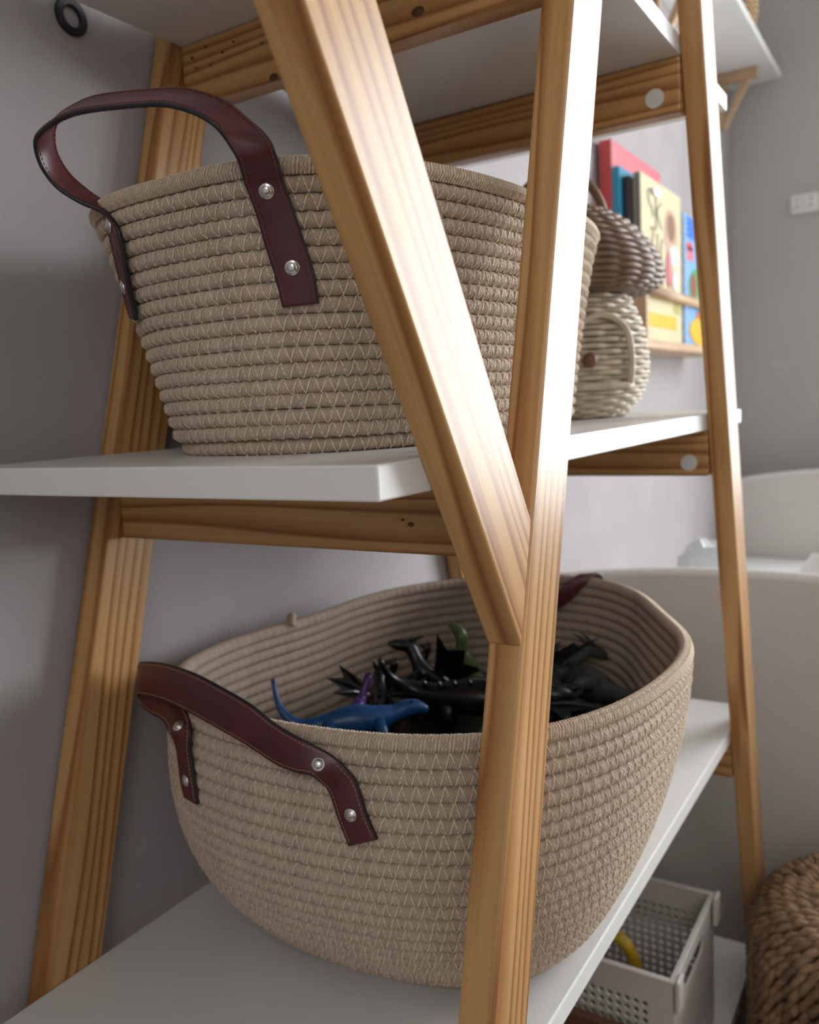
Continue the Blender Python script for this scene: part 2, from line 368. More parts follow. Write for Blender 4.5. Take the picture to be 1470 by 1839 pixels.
# ------------------------------------------------------------------ coiled rope baskets
def resample(ring, n):
    m_ = len(ring); L_ = [0]
    for i in range(m_): L_.append(L_[-1] + math.dist(ring[i], ring[(i + 1) % m_]))
    tot = L_[-1]; out = []; k = 0
    for i in range(n):
        s = tot * i / n
        while L_[k + 1] < s: k += 1
        f = (s - L_[k]) / (L_[k + 1] - L_[k]); a, b = ring[k], ring[(k + 1) % m_]
        out.append((a[0] + (b[0] - a[0]) * f, a[1] + (b[1] - a[1]) * f))
    return out, tot
def rope_basket(root, ringf, ztop, zbot, nrows, seed):
    rnd = random.Random(seed)
    pitch = (ztop - zbot) / nrows; r = pitch * .53
    NS_ = 576
    st = B()      # stitching
    for k in range(nrows):
        zc = zbot + pitch * (k + .5); t = (ztop - zc) / (ztop - zbot)
        ring, tot = resample(ringf(t), NS_)
        nst = int(round(tot / .0092))
        bm = B(); uvl = bm.loops.layers.uv.new('UVMap')
        SEG = 10; rings = []; fr = []
        zj = [rnd.uniform(-.0004, .0004) for _ in range(12)]
        rk = r * (1.06 if k == nrows - 1 else 1.0)
        for i in range(NS_):
            p = Vector((*ring[i], 0)); a = Vector((*ring[i - 1], 0)); b = Vector((*ring[(i + 1) % NS_], 0))
            tg = (b - a).normalized(); n = Vector((tg.y, -tg.x, 0))
            zz = zc + zj[int(i * 12 / NS_)] * math.sin(PI * ((i * 12 / NS_) % 1)) ** 2
            c = p - n * rk; c.z = zz; fr.append((c, n))
            ph = 2 * PI * (i / NS_ * nst + .5 * (k % 2))
            rr = rk * (1 + .12 * math.cos(ph)); rz_ = rk * (1 + .03 * math.cos(ph))
            rings.append([bm.verts.new(c + n * (rr * math.cos(2 * PI * j / SEG)) + Vector((0, 0, rz_ * math.sin(2 * PI * j / SEG)))) for j in range(SEG)])
        for i in range(NS_):
            A_, B_ = rings[i], rings[(i + 1) % NS_]
            for j in range(SEG):
                f = bm.faces.new((A_[j], A_[(j + 1) % SEG], B_[(j + 1) % SEG], B_[j]))
                u0, u1 = i * tot / NS_ / .01, (i + 1) * tot / NS_ / .01
                for lp, (uu, vv) in zip(f.loops, ((u0, j), (u0, j + 1), (u1, j + 1), (u1, j))): lp[uvl].uv = (uu, vv / SEG)
        obj('rope_coil', bm, 'rope', root, smooth=True)
        # zigzag thread over the outside of this coil
        def at(s, phi):
            s = s % 1.0; i = int(s * NS_) % NS_; f = s * NS_ - int(s * NS_)
            c0, n0 = fr[i]; c1, n1 = fr[(i + 1) % NS_]
            c = c0.lerp(c1, f); n = n0.lerp(n1, f)
            rr = rk * 1.06
            return c + n * (rr * math.cos(phi)) + Vector((0, 0, rr * math.sin(phi)))
        steps = 2 * nst
        for q in range(steps):
            if k == nrows - 1:
                # binding stitches of the rim
                for h in (0, .5):
                    s0 = (q + h) / steps
                    tube(st, [at(s0, -1.2), at(s0 + .0006, -.2), at(s0 + .0012, .8), at(s0 + .0016, 1.7)], .0005, 3, caps=False)
            else:
                s0, s1 = q / steps + .25 / steps * (k % 2), (q + 1) / steps + .25 / steps * (k % 2)
                jit = rnd.uniform(-.15, .15) / steps
                sg = 1 if q % 2 else -1
                tube(st, [at(s0 + (s1 - s0) * g + jit, sg * (-1.25 + 2.5 * g)) for g in (0, .33, .66, 1)], .00046, 3, caps=False)
    o = obj('stitching', st, 'thread', root, recalc=False); o['kind'] = 'stuff'
    # coiled floor of the basket
    bm = B(); base, _ = resample(ringf(.985), 96)
    cx = sum(p[0] for p in base) / 96; cy = sum(p[1] for p in base) / 96
    prev = None
    NR = 26
    for q in range(NR + 1):
        f = 1 - q / NR
        zz = zbot + .004 + .003 * (q % 2)
        cur = [bm.verts.new((cx + (p[0] - cx) * f * .97, cy + (p[1] - cy) * f * .97, zz)) for p in base] if q < NR else [bm.verts.new((cx, cy, zz))]
        if prev:
            for i in range(96):
                if len(cur) == 1: bm.faces.new((prev[i], prev[(i + 1) % 96], cur[0]))
                else: bm.faces.new((prev[i], prev[(i + 1) % 96], cur[(i + 1) % 96], cur[i]))
        prev = cur
    bm2 = bm
    obj('basket_base', bm2, 'rope', root, smooth=True, recalc=False)
def superellipse(a, b, xc, yc, n, m_=360):
    out = []
    for i in range(m_):
        t = 2 * PI * i / m_; c, s = math.cos(t), math.sin(t)
        out.append((xc + a * math.copysign(abs(c) ** (2 / n), c), yc + b * math.copysign(abs(s) ** (2 / n), s)))
    return out

def strap(root, edges, nres, off, rivets, tan=False):
    """leather ribbon from pairs of edge points; off shifts every point outward"""
    Ea = catmull([Vector(a) + Vector(off) for a, b in edges], nres); Eb = catmull([Vector(b) + Vector(off) for a, b in edges], nres)
    bm = B(); T = .0014; rows = []; frames = []
    for i in range(nres):
        t = ((Ea[min(i + 1, nres - 1)] + Eb[min(i + 1, nres - 1)]) - (Ea[max(i - 1, 0)] + Eb[max(i - 1, 0)])).normalized()
        w = (Ea[i] - Eb[i]); wl = w.length; w = w.normalized(); n = t.cross(w).normalized()
        c = (Ea[i] + Eb[i]) / 2; h = wl / 2; frames.append((c, w, n, h, t))
        prof = [(h - .0012, T), (h - .0003, T * .7), (h, 0), (h - .0003, -T * .7), (h - .0012, -T), (-h + .0012, -T), (-h + .0003, -T * .7), (-h, 0), (-h + .0003, T * .7), (-h + .0012, T)]
        rows.append([bm.verts.new(c + w * a + n * b) for a, b in prof])
    for i in range(nres - 1):
        for j in range(10):
            f = bm.faces.new((rows[i][j], rows[i][(j + 1) % 10], rows[i + 1][(j + 1) % 10], rows[i + 1][j]))
            f.material_index = 0 if j in (4, 9) else 1
            f.smooth = True
    for r_ in (rows[0], rows[-1]):
        f = bm.faces.new(r_); f.material_index = 1
    st = obj('strap', bm, ['leather', 'edge'], root)
    # thread lines
    th = B(); L_ = [0]
    for i in range(1, nres): L_.append(L_[-1] + (frames[i][0] - frames[i - 1][0]).length)
    def fr_at(s):
        k = 0
        while k < nres - 2 and L_[k + 1] < s: k += 1
        f = (s - L_[k]) / max(1e-6, L_[k + 1] - L_[k]); a, b = frames[k], frames[k + 1]
        return a[0].lerp(b[0], f), a[1].lerp(b[1], f), a[2].lerp(b[2], f), a[3] + (b[3] - a[3]) * f
    s = .003
    while s < L_[-1] - .004:
        for sd in (-1, 1):
            for side in (-1, 1):
                pts = []
                for g in (0, .5, 1):
                    c, w, n, h = fr_at(s + .0021 * g)
                    pts.append(c + w * (sd * (h - .0026)) + n * (side * (T + .0002 + .0001 * (g == .5))))
                tube(th, pts, .00032, 4)
        s += .0030
    o = obj('thread', th, 'lthread2' if tan else 'lthread', st, recalc=False); o['kind'] = 'stuff'
    # rivets
    for (frac, side) in rivets:
        c, w, n, h = fr_at(L_[-1] * frac)
        n = (n * side).normalized()
        rv = B()
        prof = [(.0050, 0), (.0050, .0008), (.0044, .0014), (.0036, .0013), (.0033, .0017), (.0022, .0023), (.0010, .0026)]
        X_ = n.orthogonal().normalized(); Y_ = n.cross(X_); ringz = []
        for (rr, hh) in prof:
            ringz.append([rv.verts.new(c + n * (hh + T) + (X_ * math.cos(2 * PI * q / 18) + Y_ * math.sin(2 * PI * q / 18)) * rr * .92) for q in range(18)])
        for a, b in zip(ringz, ringz[1:]):
            for q in range(18): rv.faces.new((a[q], a[(q + 1) % 18], b[(q + 1) % 18], b[q]))
        rv.faces.new(ringz[-1]); rv.faces.new(ringz[0][::-1])
        obj('rivet', rv, 'steel', st, smooth=True)
    return st

# upper basket -------------------------------------------------------
PB = (.2324, .159, .6004, .3994, 2.7326, .1425, .0324, .0052, .0068, .7123, 2.4066)
def ring_up(t):
    a, b, xc, yc, n, z_, ins, dx, dy, m_, n2 = PB
    g = ins * t ** m_ + (.010 * max(0, (t - .93) / .07) ** 2)
    return superellipse(a - g, b - g, xc + dx * t, yc - dy * t, n + (n2 - n) * t)
bu = thing('rope_basket', (.6, .4, ZM), 'beige coiled rope basket with raised burgundy strap handle on the middle board', 'basket', 'coiled rope baskets')
rope_basket(bu, ring_up, .1425, ZM + .0006, 18, 3)
UP = [((0.4006, 0.334, 0.0614), (0.4116, 0.3148, 0.0627)), ((0.3958, 0.3345, 0.0806), (0.4074, 0.3138, 0.0808)), ((0.391, 0.3361, 0.0968), (0.402, 0.3151, 0.0968)),
  ((0.3864, 0.3368, 0.1128), (0.3964, 0.3162, 0.1123)), ((0.3780, 0.3367, 0.1294), (0.388, 0.3165, 0.1305)), ((0.3675, 0.3305, 0.1366), (0.379, 0.3122, 0.141)),
  ((0.3607, 0.3306, 0.1444), (0.3763, 0.3162, 0.1499)), ((0.3533, 0.3327, 0.1527), (0.3748, 0.3278, 0.1606)), ((0.3496, 0.3446, 0.1609), (0.3705, 0.3392, 0.1713)),
  ((0.3445, 0.3597, 0.1666), (0.3656, 0.359, 0.1801)), ((0.3418, 0.3782, 0.1697), (0.3624, 0.3773, 0.1837)), ((0.3404, 0.4158, 0.1749), (0.3597, 0.424, 0.1905)),
  ((0.3403, 0.4406, 0.1759), (0.3598, 0.4490, 0.1904)), ((0.3423, 0.4652, 0.1724), (0.3618, 0.47, 0.1877)), ((0.3461, 0.4748, 0.1677), (0.366, 0.4813, 0.181)),
  ((0.3523, 0.4783, 0.1574), (0.3718, 0.4875, 0.1716)), ((0.3605, 0.476, 0.1468), (0.3796, 0.4873, 0.1609)), ((0.3687, 0.4662, 0.138), (0.3874, 0.4805, 0.1506)),
  ((0.3760, 0.4570, 0.1329), (0.3931, 0.4724, 0.1416)), ((0.378, 0.4480, 0.1255), (0.3900, 0.4690, 0.1310)), ((0.3785, 0.4430, 0.1154), (0.3880, 0.4640, 0.1180)),
  ((.3855, .4480, .0898), (.3960, .4680, .0946)), ((.395, .4540, .0651), (.407, .4740, .0697))]
strap(bu, UP, 150, (-.0026, 0, 0), ((.055, 1), (.165, 1), (.845, 1), (.945, 1)))

# lower basket -------------------------------------------------------
RC = [(.419, .351), (.427, .295), (.452, .244), (.491, .212), (.565, .176), (.633, .165), (.716, .18), (.804, .22), (.915, .308), (.94, .39), (.89, .49), (.805, .543), (.65, .563), (.58, .565), (.478, .552), (.43, .475), (.418, .41)]
CL = (.68, .37)
def fit_fourier():
    K = 5; rows = []; rhs = []
    for (x, y) in RC:
        a = math.atan2(y - CL[1], x - CL[0]); rows.append([1.] + [g(k * a) for k in range(1, K + 1) for g in (math.cos, math.sin)]); rhs.append(math.hypot(x - CL[0], y - CL[1]))
    n = 2 * K + 1
    A_ = [[sum(r_[i] * r_[j] for r_ in rows) for j in range(n)] + [sum(r_[i] * h for r_, h in zip(rows, rhs))] for i in range(n)]
    for i in range(n):
        p = max(range(i, n), key=lambda q: abs(A_[q][i])); A_[i], A_[p] = A_[p], A_[i]
        for j in range(n):
            if j != i:
                f = A_[j][i] / A_[i][i]
                A_[j] = [u - f * v for u, v in zip(A_[j], A_[i])]
    return [A_[i][n] / A_[i][i] for i in range(n)]
FC = fit_fourier()
def rad_lo(a):
    return FC[0] + sum(FC[2 * k - 1] * math.cos(k * a) + FC[2 * k] * math.sin(k * a) for k in range(1, 6))
def ring_lo(t):
    out = []
    for i in range(360):
        a = 2 * PI * i / 360
        wl = (1 - math.cos(a + .8)) / 2
        ins = .072 * t ** (1.5 + 2.0 * wl) - .044 * wl * t * (1 - t) + .008 * max(0, (t - .94) / .06) ** 2
        out.append((CL[0] + (rad_lo(a) - ins) * math.cos(a), CL[1] + (rad_lo(a) - ins) * math.sin(a)))
    return out
bl = thing('rope_basket', (.68, .37, ZB), 'open beige coiled rope basket filled with toys on the lower board', 'basket', 'coiled rope baskets')
rope_basket(bl, ring_lo, -.21, ZB + .0006, 21, 5)
LO = [((0.4178, 0.3241, -0.2826), (0.422, 0.303, -0.2749)), ((0.416, 0.3296, -0.2656), (0.4202, 0.309, -0.2591)), ((0.4154, 0.3354, -0.2474), (0.4198, 0.3155, -0.2384)),
  ((0.4124, 0.3403, -0.2399), (0.4176, 0.3225, -0.2285)), ((0.4056, 0.343, -0.2332), (0.4165, 0.3338, -0.2208)), ((0.4051, 0.3547, -0.2332), (0.4109, 0.3506, -0.2121)),
  ((0.406, 0.3719, -0.231), (0.41, 0.3716, -0.2049)), ((0.4064, 0.3955, -0.2228), (0.4111, 0.3945, -0.1947)), ((0.4119, 0.4263, -0.2184), (0.4168, 0.4253, -0.1893)),
  ((0.4192, 0.461, -0.2148), (0.4242, 0.4599, -0.1854)), ((0.4317, 0.5043, -0.2155), (0.4368, 0.5032, -0.1871)), ((0.4439, 0.543, -0.2209), (0.4485, 0.542, -0.1933)),
  ((0.4505, 0.5572, -0.2252), (0.4544, 0.5567, -0.1986)), ((0.4519, 0.5572, -0.2323), (0.4563, 0.5567, -0.2066)), ((0.4462, 0.5413, -0.2353), (0.454, 0.5364, -0.2107)),
  ((0.4323, 0.5114, -0.2315), (0.4429, 0.5018, -0.215)), ((0.4204, 0.4924, -0.2291), (0.4298, 0.4758, -0.2228)), ((0.4176, 0.4856, -0.2325), (0.4186, 0.4629, -0.229)),
  ((0.4238, 0.4867, -0.2471), (0.4174, 0.4643, -0.242)), ((0.422, 0.483, -0.2722), (0.4164, 0.461, -0.2677)), ((0.4216, 0.4801, -0.2832), (0.4168, 0.4601, -0.2831))]
bm = B(); tube(bm, catmull([(.652, .566, -.213), (.650, .561, -.2075), (.643, .555, -.2065), (.636, .551, -.213)], 12), [.0035, .0042, .0046, .0046, .0046, .0044, .0044, .0042, .004, .004, .0042, .003], 8); obj('rope_end', bm, 'rope', bl, smooth=True)
strap(bl, LO, 150, (-.0026, 0, 0), ((.045, 1), (.135, 1), (.87, -1), (.965, -1)), tan=True)
def far_strap(pts, root):
    E_ = []
    for (p, w) in pts:
        w = Vector(w).normalized() * .0115; E_.append((Vector(p) - w, Vector(p) + w))
    return strap(root, E_, 90, (0, 0, 0), ())
far_strap([((.944, .352, -.285), (.25, -.95, 0)), ((.946, .350, -.245), (.3, -.95, 0)), ((.945, .347, -.218), (.4, -.9, 0)), ((.932, .349, -.2062), (.6, -.8, 0)), ((.912, .356, -.213), (.7, -.6, -.3)), ((.893, .375, -.232), (.65, -.3, -.7)),
           ((.885, .412, -.243), (.6, .2, -.75)), ((.884, .445, -.232), (.6, .5, -.55)), ((.889, .462, -.213), (.5, .8, -.3)), ((.908, .474, -.2062), (.45, .9, 0)), ((.926, .480, -.222), (.45, .9, 0)), ((.925, .480, -.285), (.45, .9, 0))], bl)
# prongs of the far rivets showing on the inside
for p in ((.925, .333, -.240), (.928, .331, -.272)):
    bm = B(); ball(bm, p, (.002, .0022, .0022), 8); obj('rivet_back', bm, 'steel', bl, smooth=True)

# ------------------------------------------------------------------ toys in the lower basket
def toy_dino(name, label, mat, pos, rotz, scale, tilt=(0, 0), tailup=.6, crest=False, eye='toy_black', cat='toy', neck=.35):
    """four-legged plastic creature about 0.12 m long, head along +x"""
    T_ = Matrix.Translation(pos) @ Matrix.Rotation(rotz, 4, 'Z') @ Matrix.Rotation(tilt[0], 4, 'Y') @ Matrix.Rotation(tilt[1], 4, 'X') @ Matrix.Scale(scale, 4)
    bm = B()
    spine = [(-.085, 0, .030 + .035 * tailup), (-.078, 0, .020 + .012 * tailup), (-.060, .002, .012), (-.040, 0, .010), (-.020, 0, .012), (0, 0, .014), (.020, 0, .013), (.035, 0, .016), (.045, 0, .016 + .05 * neck), (.055, 0, .018 + .09 * neck), (.068, 0, .019 + .09 * neck), (.080, 0, .015 + .085 * neck)]
    rr = [.002, .004, .007, .010, .014, .0165, .015, .012, .009, .0095, .008, .004]
    sp = catmull(spine, 34); rs = [v.x for v in catmull([(r_, 0, 0) for r_ in rr], 34)]
    tube(bm, sp, rs, 10)
    for (lx, ly) in ((-.028, .012), (-.028, -.012), (.024, .012), (.024, -.012)):
        s = 1 if ly > 0 else -1
        tube(bm, [(lx, ly * .6, .010), (lx + .004, ly * 1.3, -.004), (lx - .004, ly * 1.5, -.016), (lx - .002, ly * 1.5, -.026)], [.008, .0065, .0045, .005], 8)
        for q in (-1, 0, 1): tube(bm, [(lx - .002, ly * 1.5, -.026), (lx + .008, ly * 1.5 + q * .004, -.028)], [.0032, .0012], 6)
    if crest:
        for q in range(9):
            c = sp[8 + q * 2]; h = .010 - abs(q - 4) * .0014
            tube(bm, [c + Vector((0, 0, .010)), c + Vector((-.003, 0, .014 + h))], [.004, .0006], 5)
    bm.transform(T_)
    o = obj(name, bm, mat, None, smooth=True); tag(o, label, cat, 'toys heaped in the lower basket')
    e = B()
    for s in (-1, 1): ball(e, (.062, s * .0082, .024 + .09 * neck), .0018, 6)
    e.transform(T_); obj('eye', e, eye, o, smooth=True)
    return o
def toy_dragon(name, label, mat, pos, rotz, scale, tilt=(0, 0), wing='toy_black'):
    T_ = Matrix.Translation(pos) @ Matrix.Rotation(rotz, 4, 'Z') @ Matrix.Rotation(tilt[0], 4, 'Y') @ Matrix.Rotation(tilt[1], 4, 'X') @ Matrix.Scale(scale, 4)
    bm = B()
    sp = catmull([(-.07, .01, .0), (-.04, .004, .004), (-.01, 0, .008), (.015, 0, .012), (.03, 0, .024), (.042, 0, .034), (.056, 0, .032), (.068, 0, .028)], 26)
    rs = [v.x for v in catmull([(r_, 0, 0) for r_ in (.0015, .005, .011, .012, .008, .008, .007, .003)], 26)]
    tube(bm, sp, rs, 9)
    for s in (-1, 1):
        tube(bm, [(.048, s * .004, .038), (.036, s * .008, .048), (.028, s * .010, .052)], [.0025, .0018, .0005], 5)
        for lx in (-.012, .014): tube(bm, [(lx, s * .008, .006), (lx + .004, s * .016, -.004), (lx + .010, s * .017, -.014)], [.006, .004, .003], 7)
    for q in range(8): tube(bm, [sp[5 + 2 * q] + Vector((0, 0, rs[5 + 2 * q] * .7)), sp[5 + 2 * q] + Vector((-.003, 0, rs[5 + 2 * q] + .006))], [.003, .0004], 5)
    bm.transform(T_)
    o = obj(name, bm, mat, None, smooth=True); tag(o, label, 'toy', 'toys heaped in the lower basket')
    for s in (-1, 1):
        w = B()
        base = Vector((.004, s * .008, .016)); tips = [Vector((.030, s * .050, .045)), Vector((-.004, s * .062, .036)), Vector((-.034, s * .052, .026)), Vector((-.034, s * .02, .012))]
        for tp in tips: tube(w, [base, base.lerp(tp, .5) + Vector((0, 0, .003)), tp], [.0026, .002, .0006], 6)
        for a, b in zip(tips, tips[1:]):
            midp = a.lerp(b, .5).lerp(base, .28)
            for off in (.0005, -.0005):
                vv = [w.verts.new(p + Vector((0, 0, off))) for p in (base, a, midp, b)]
                w.faces.new((vv[0], vv[1], vv[2])); w.faces.new((vv[0], vv[2], vv[3]))
        w.transform(T_); obj('wing', w, wing, o)
    return o
toy_dino('toy_dinosaur', 'blue toy dinosaur with raised tail lying by the basket rim', 'toy_blue', (.590, .445, -.290), -.85, .85, (0.05, -.5), tailup=.9, neck=.05)
toy_dragon('toy_dragon', 'black toy dragon with spread claws rising highest in the basket', 'toy_black', (.745, .455, -.298), 2.3, .9, (-.5, .5))
toy_dino('toy_dinosaur', 'dark navy toy dinosaur tucked against the front rim', 'toy_navy', (.585, .345, -.300), -.5, .9, (.1, .2), tailup=.2, neck=.1)
toy_dino('toy_dinosaur', 'olive green toy dinosaur head poking up behind the black dragon', 'toy_green', (.80, .440, -.305), 1.4, .75, (-.8, 0), tailup=.1, neck=.2)
toy_dino('toy_crocodile', 'dark green toy crocodile beside the front leg', 'toy_dkgreen', (.60, .325, -.306), .3, 1.0, (0, .3), crest=True, neck=0)
toy_dino('toy_dinosaur', 'grey toy dinosaur on its side at the far end', 'toy_grey', (.80, .315, -.300), .9, 1.1, (.1, 1.2), tailup=.4, neck=.1)
toy_dino('toy_dinosaur', 'small purple toy dinosaur behind the blue one', 'toy_purple', (.625, .468, -.285), .4, .42, (0, .3), neck=.5)
toy_dragon('toy_dragon', 'black toy dragon with flat wings left of the basket middle', 'toy_black', (.675, .478, -.302), .6, .85, (.1, .1))
toy_dragon('toy_dragon', 'dark grey toy dragon lying deep in the far right', 'toy_grey', (.84, .36, -.305), -.8, 1.0, (.2, -.3), wing='toy_grey')
toy_dino('toy_dinosaur', 'orange and brown toy creature at the right rim', 'toy_orange', (.695, .262, -.302), 2.6, .5, (0, .6), neck=.1)
toy_dino('toy_dinosaur', 'dark green toy dinosaur next to the right rim', 'toy_dkgreen', (.655, .268, -.304), .5, .7, (.1, .3), tailup=.3, neck=.05)
toy_dino('toy_dinosaur', 'black toy dinosaur in the middle of the heap', 'toy_black', (.72, .385, -.300), -1.2, 1.15, (.1, .6), crest=True, neck=.1)
toy_dino('toy_dinosaur', 'black toy dinosaur upside down near the back rim', 'toy_black', (.77, .495, -.305), 2.9, 1.0, (.1, 2.6))
toy_dragon('toy_dragon', 'black toy dragon behind the front leg', 'toy_black', (.70, .325, -.300), 1.1, 1.0, (-.1, .2))
bm = B()      # black slab added to fill the dark gaps under the heap
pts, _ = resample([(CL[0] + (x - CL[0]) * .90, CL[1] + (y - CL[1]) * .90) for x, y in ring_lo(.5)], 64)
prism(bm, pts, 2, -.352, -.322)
tag(obj('dark_filler', bm, 'toy_black'), 'black filler slab under the toys in the lower basket', 'filler')

# ------------------------------------------------------------------ wicker mushroom basket on the middle board
mc = (1.0, .400)
mush = thing('mushroom_basket', (mc[0], mc[1], ZM), 'wicker mushroom basket with brown cap and cream stem', 'basket')
def woven(profile, rows, nstk, rt, amp, flip=False):
    """horizontal strands woven over upright stakes along a revolved profile [(r, z), ...]"""
    bm = B(); pr_ = catmull([(r_, 0, z_) for r_, z_ in profile], rows)
    for k, p in enumerate(pr_):
        n = nstk * 4
        ring = []
        for i in range(n):
            a = 2 * PI * i / n
            rr = p.x + amp * math.cos(nstk / 2 * a * 1.0 + (PI if k % 2 else 0))
            ring.append((mc[0] + rr * math.cos(a), mc[1] + rr * math.sin(a), p.z))
        tube(bm, ring, rt, 6, closed=True)
    return bm
def stakes(profile, nstk, rt):
    bm = B()
    for i in range(nstk):
        a = 2 * PI * i / nstk + PI / nstk
        tube(bm, [(mc[0] + p.x * math.cos(a), mc[1] + p.x * math.sin(a), p.z) for p in catmull([(r_, 0, z_) for r_, z_ in profile], 20)], rt, 5)
    return bm
body = [(.070, ZM + .004), (.086, ZM + .020), (.096, ZM + .045), (.0975, ZM + .072), (.092, ZM + .105), (.080, ZM + .135), (.070, ZM + .162)]
b_ = obj('stem', woven(body, 30, 26, .0034, .0028), 'wick_l', mush, smooth=True)
obj('stake', stakes([(r_ - .001, z_) for r_, z_ in body], 26, .0028), 'wick_d', b_, smooth=True)
capp = [(.062, ZM + .150), (.085, ZM + .146), (.107, ZM + .150), (.117, ZM + .163), (.113, ZM + .182), (.100, ZM + .203), (.080, ZM + .224), (.055, ZM + .240), (.030, ZM + .249), (.006, ZM + .252)]
c_ = obj('cap', woven(capp, 46, 24, .0036, .0026), 'wick_d', mush, smooth=True)
obj('stake', stakes(capp, 24, .0024), 'wick_l', c_, smooth=True)
bm = B()  # dark inner lining so that the weave is closed
for pr_, sh in ((body, -.006), (capp, -.006)):
    pp = catmull([(max(.002, r_ + sh), 0, z_) for r_, z_ in pr_], 22); rg = []
    for p in pp: rg.append([bm.verts.new((mc[0] + p.x * math.cos(2 * PI * i / 36), mc[1] + p.x * math.sin(2 * PI * i / 36), p.z)) for i in range(36)])
    for a, b in zip(rg, rg[1:]):
        for i in range(36): bm.faces.new((a[i], a[(i + 1) % 36], b[(i + 1) % 36], b[i]))
obj('lining', bm, 'wick_stake', mush, smooth=True)
ang = math.atan2(-mc[1], -mc[0]) + .47     # the little door looks towards the photographer
def onbody(da, z_, extra):
    pp = catmull([(r_, 0, q) for r_, q in body], 60); p = min(pp, key=lambda v: abs(v.z - z_)); a = ang + da
    return Vector((mc[0] + (p.x + extra) * math.cos(a), mc[1] + (p.x + extra) * math.sin(a), z_))
bm = B(); dz = ZM
arch = [onbody(-.36, dz + .038, .006), onbody(-.36, dz + .055, .006), onbody(-.36, dz + .082, .006)]
for q in range(1, 8): arch.append(onbody(-.36 * math.cos(PI * q / 8), dz + .086 + .030 * math.sin(PI * q / 8), .006))
arch += [onbody(.36, dz + .082, .006), onbody(.36, dz + .055, .006), onbody(.36, dz + .038, .006)]
tube(bm, catmull(arch, 50), .0042, 7)
tube(bm, [onbody(-.40 + .8 * q / 8, dz + .037, .006) for q in range(9)], .0045, 7)
dr = obj('door', bm, 'wick_l', mush, smooth=True)
bm = B(); ball(bm, onbody(-.20, dz + .066, .012), .0085, 14); obj('knob', bm, 'brownbox', dr, smooth=True)
bm = B()
hd = []
pdir = Vector((-.529, -.847, 0)) * -1
for q in range(17):
    a = PI * q / 16
    hd.append(Vector((mc[0], mc[1], ZM + .236)) + Vector((.53, -.85, 0)).normalized() * (.055 * math.cos(a)) + Vector((0, 0, .062 * math.sin(a) - .004)))
tube(bm, hd, .0055, 8); obj('handle', bm, 'wick_d', mush, smooth=True)
bm = B(); bmesh.ops.create_cone(bm, cap_ends=True, segments=36, radius1=.068, radius2=.07, depth=.004, matrix=Matrix.Translation((mc[0], mc[1], ZM + .0024)))
obj('foot', bm, 'wick_d', mush)

# ------------------------------------------------------------------ book ledge with books on the left wall
LX0, LX1, LY0, LZ = 1.69, 2.38, .50, .088
led = thing('book_ledge', (2.03, WY, LZ), 'small pale wooden wall ledge with a round front rail', 'shelf')
bm = B(); box(bm, (LX0, LY0, LZ), (LX1, WY - .0003, LZ + .018), .002); obj('base_board', bm, 'beech', led)
for x in (LX0, LX1 - .015):
    bm = B(); box(bm, (x, LY0, LZ + .0183), (x + .015, WY - .0003, LZ + .128), .002); obj('end_panel', bm, 'beech', led)
bm = B(); tube(bm, [(LX0 + .0155, LY0 + .012, LZ + .118), (LX1 - .0155, LY0 + .012, LZ + .118)], .0105, 14); obj('rail', bm, 'beech', led, smooth=True)
BZ = LZ + .0187
def book(x0, x1, y0, th, h, cover, spine, label, decor=(), pages='b_white', bands=()):
    t = thing('book', (x0, y0, BZ), label, 'book', 'picture books on the wall ledge')
    bm = B(); box(bm, (x0, y0, BZ), (x1, y0 + .0025, BZ + h)); obj('front_cover', bm, cover, t)
    bm = B(); box(bm, (x0, y0 + th - .0025, BZ), (x1, y0 + th, BZ + h)); obj('back_cover', bm, cover, t)
    bm = B(); box(bm, (x0, y0 + .0027, BZ), (x0 + .003, y0 + th - .0027, BZ + h)); obj('spine', bm, spine, t)
    bm = B(); box(bm, (x0 + .0033, y0 + .0028, BZ + .003), (x1 - .003, y0 + th - .0028, BZ + h - .003)); obj('pages', bm, pages, t)
    for di, (name, u, v, su, sv, mat) in enumerate(decor):      # printed shapes, flat ellipses on the front cover
        bm = B(); w = x1 - x0
        n = 20; cx, cz = x0 + u * w, BZ + v * h
        prism(bm, [(cx + su * w * math.cos(2 * PI * i / n), cz + sv * h * math.sin(2 * PI * i / n)) for i in range(n)], 1, y0 - .0011 - .0006 * di, y0 - .0001)
        obj(name, bm, mat, t)
    for (name, u0, v0, u1, v1, mat) in bands:
        bm = B(); w = x1 - x0; box(bm, (x0 + u0 * w, y0 - .0005, BZ + v0 * h), (x0 + u1 * w, y0 - .0001, BZ + v1 * h)); obj(name, bm, mat, t)
    return t
book(1.715, 2.06, .572, .026, .395, 'b_pink', 'b_red', 'tall red book with pink cover standing at the back of the ledge', decor=(('printed_shape', .12, .62, .07, .06, 'b_yellow'), ('printed_shape', .15, .45, .06, .03, 'b_white')))
book(1.712, 1.93, .556, .014, .340, 'b_blue', 'b_blue', 'teal blue book in front of the tall red one')
book(1.728, 1.96, .541, .013, .322, 'b_black', 'b_black', 'black book with an amber spine between the teal and cream books', bands=(('printed_band', 0, 0, .12, .55, 'b_amber'),))
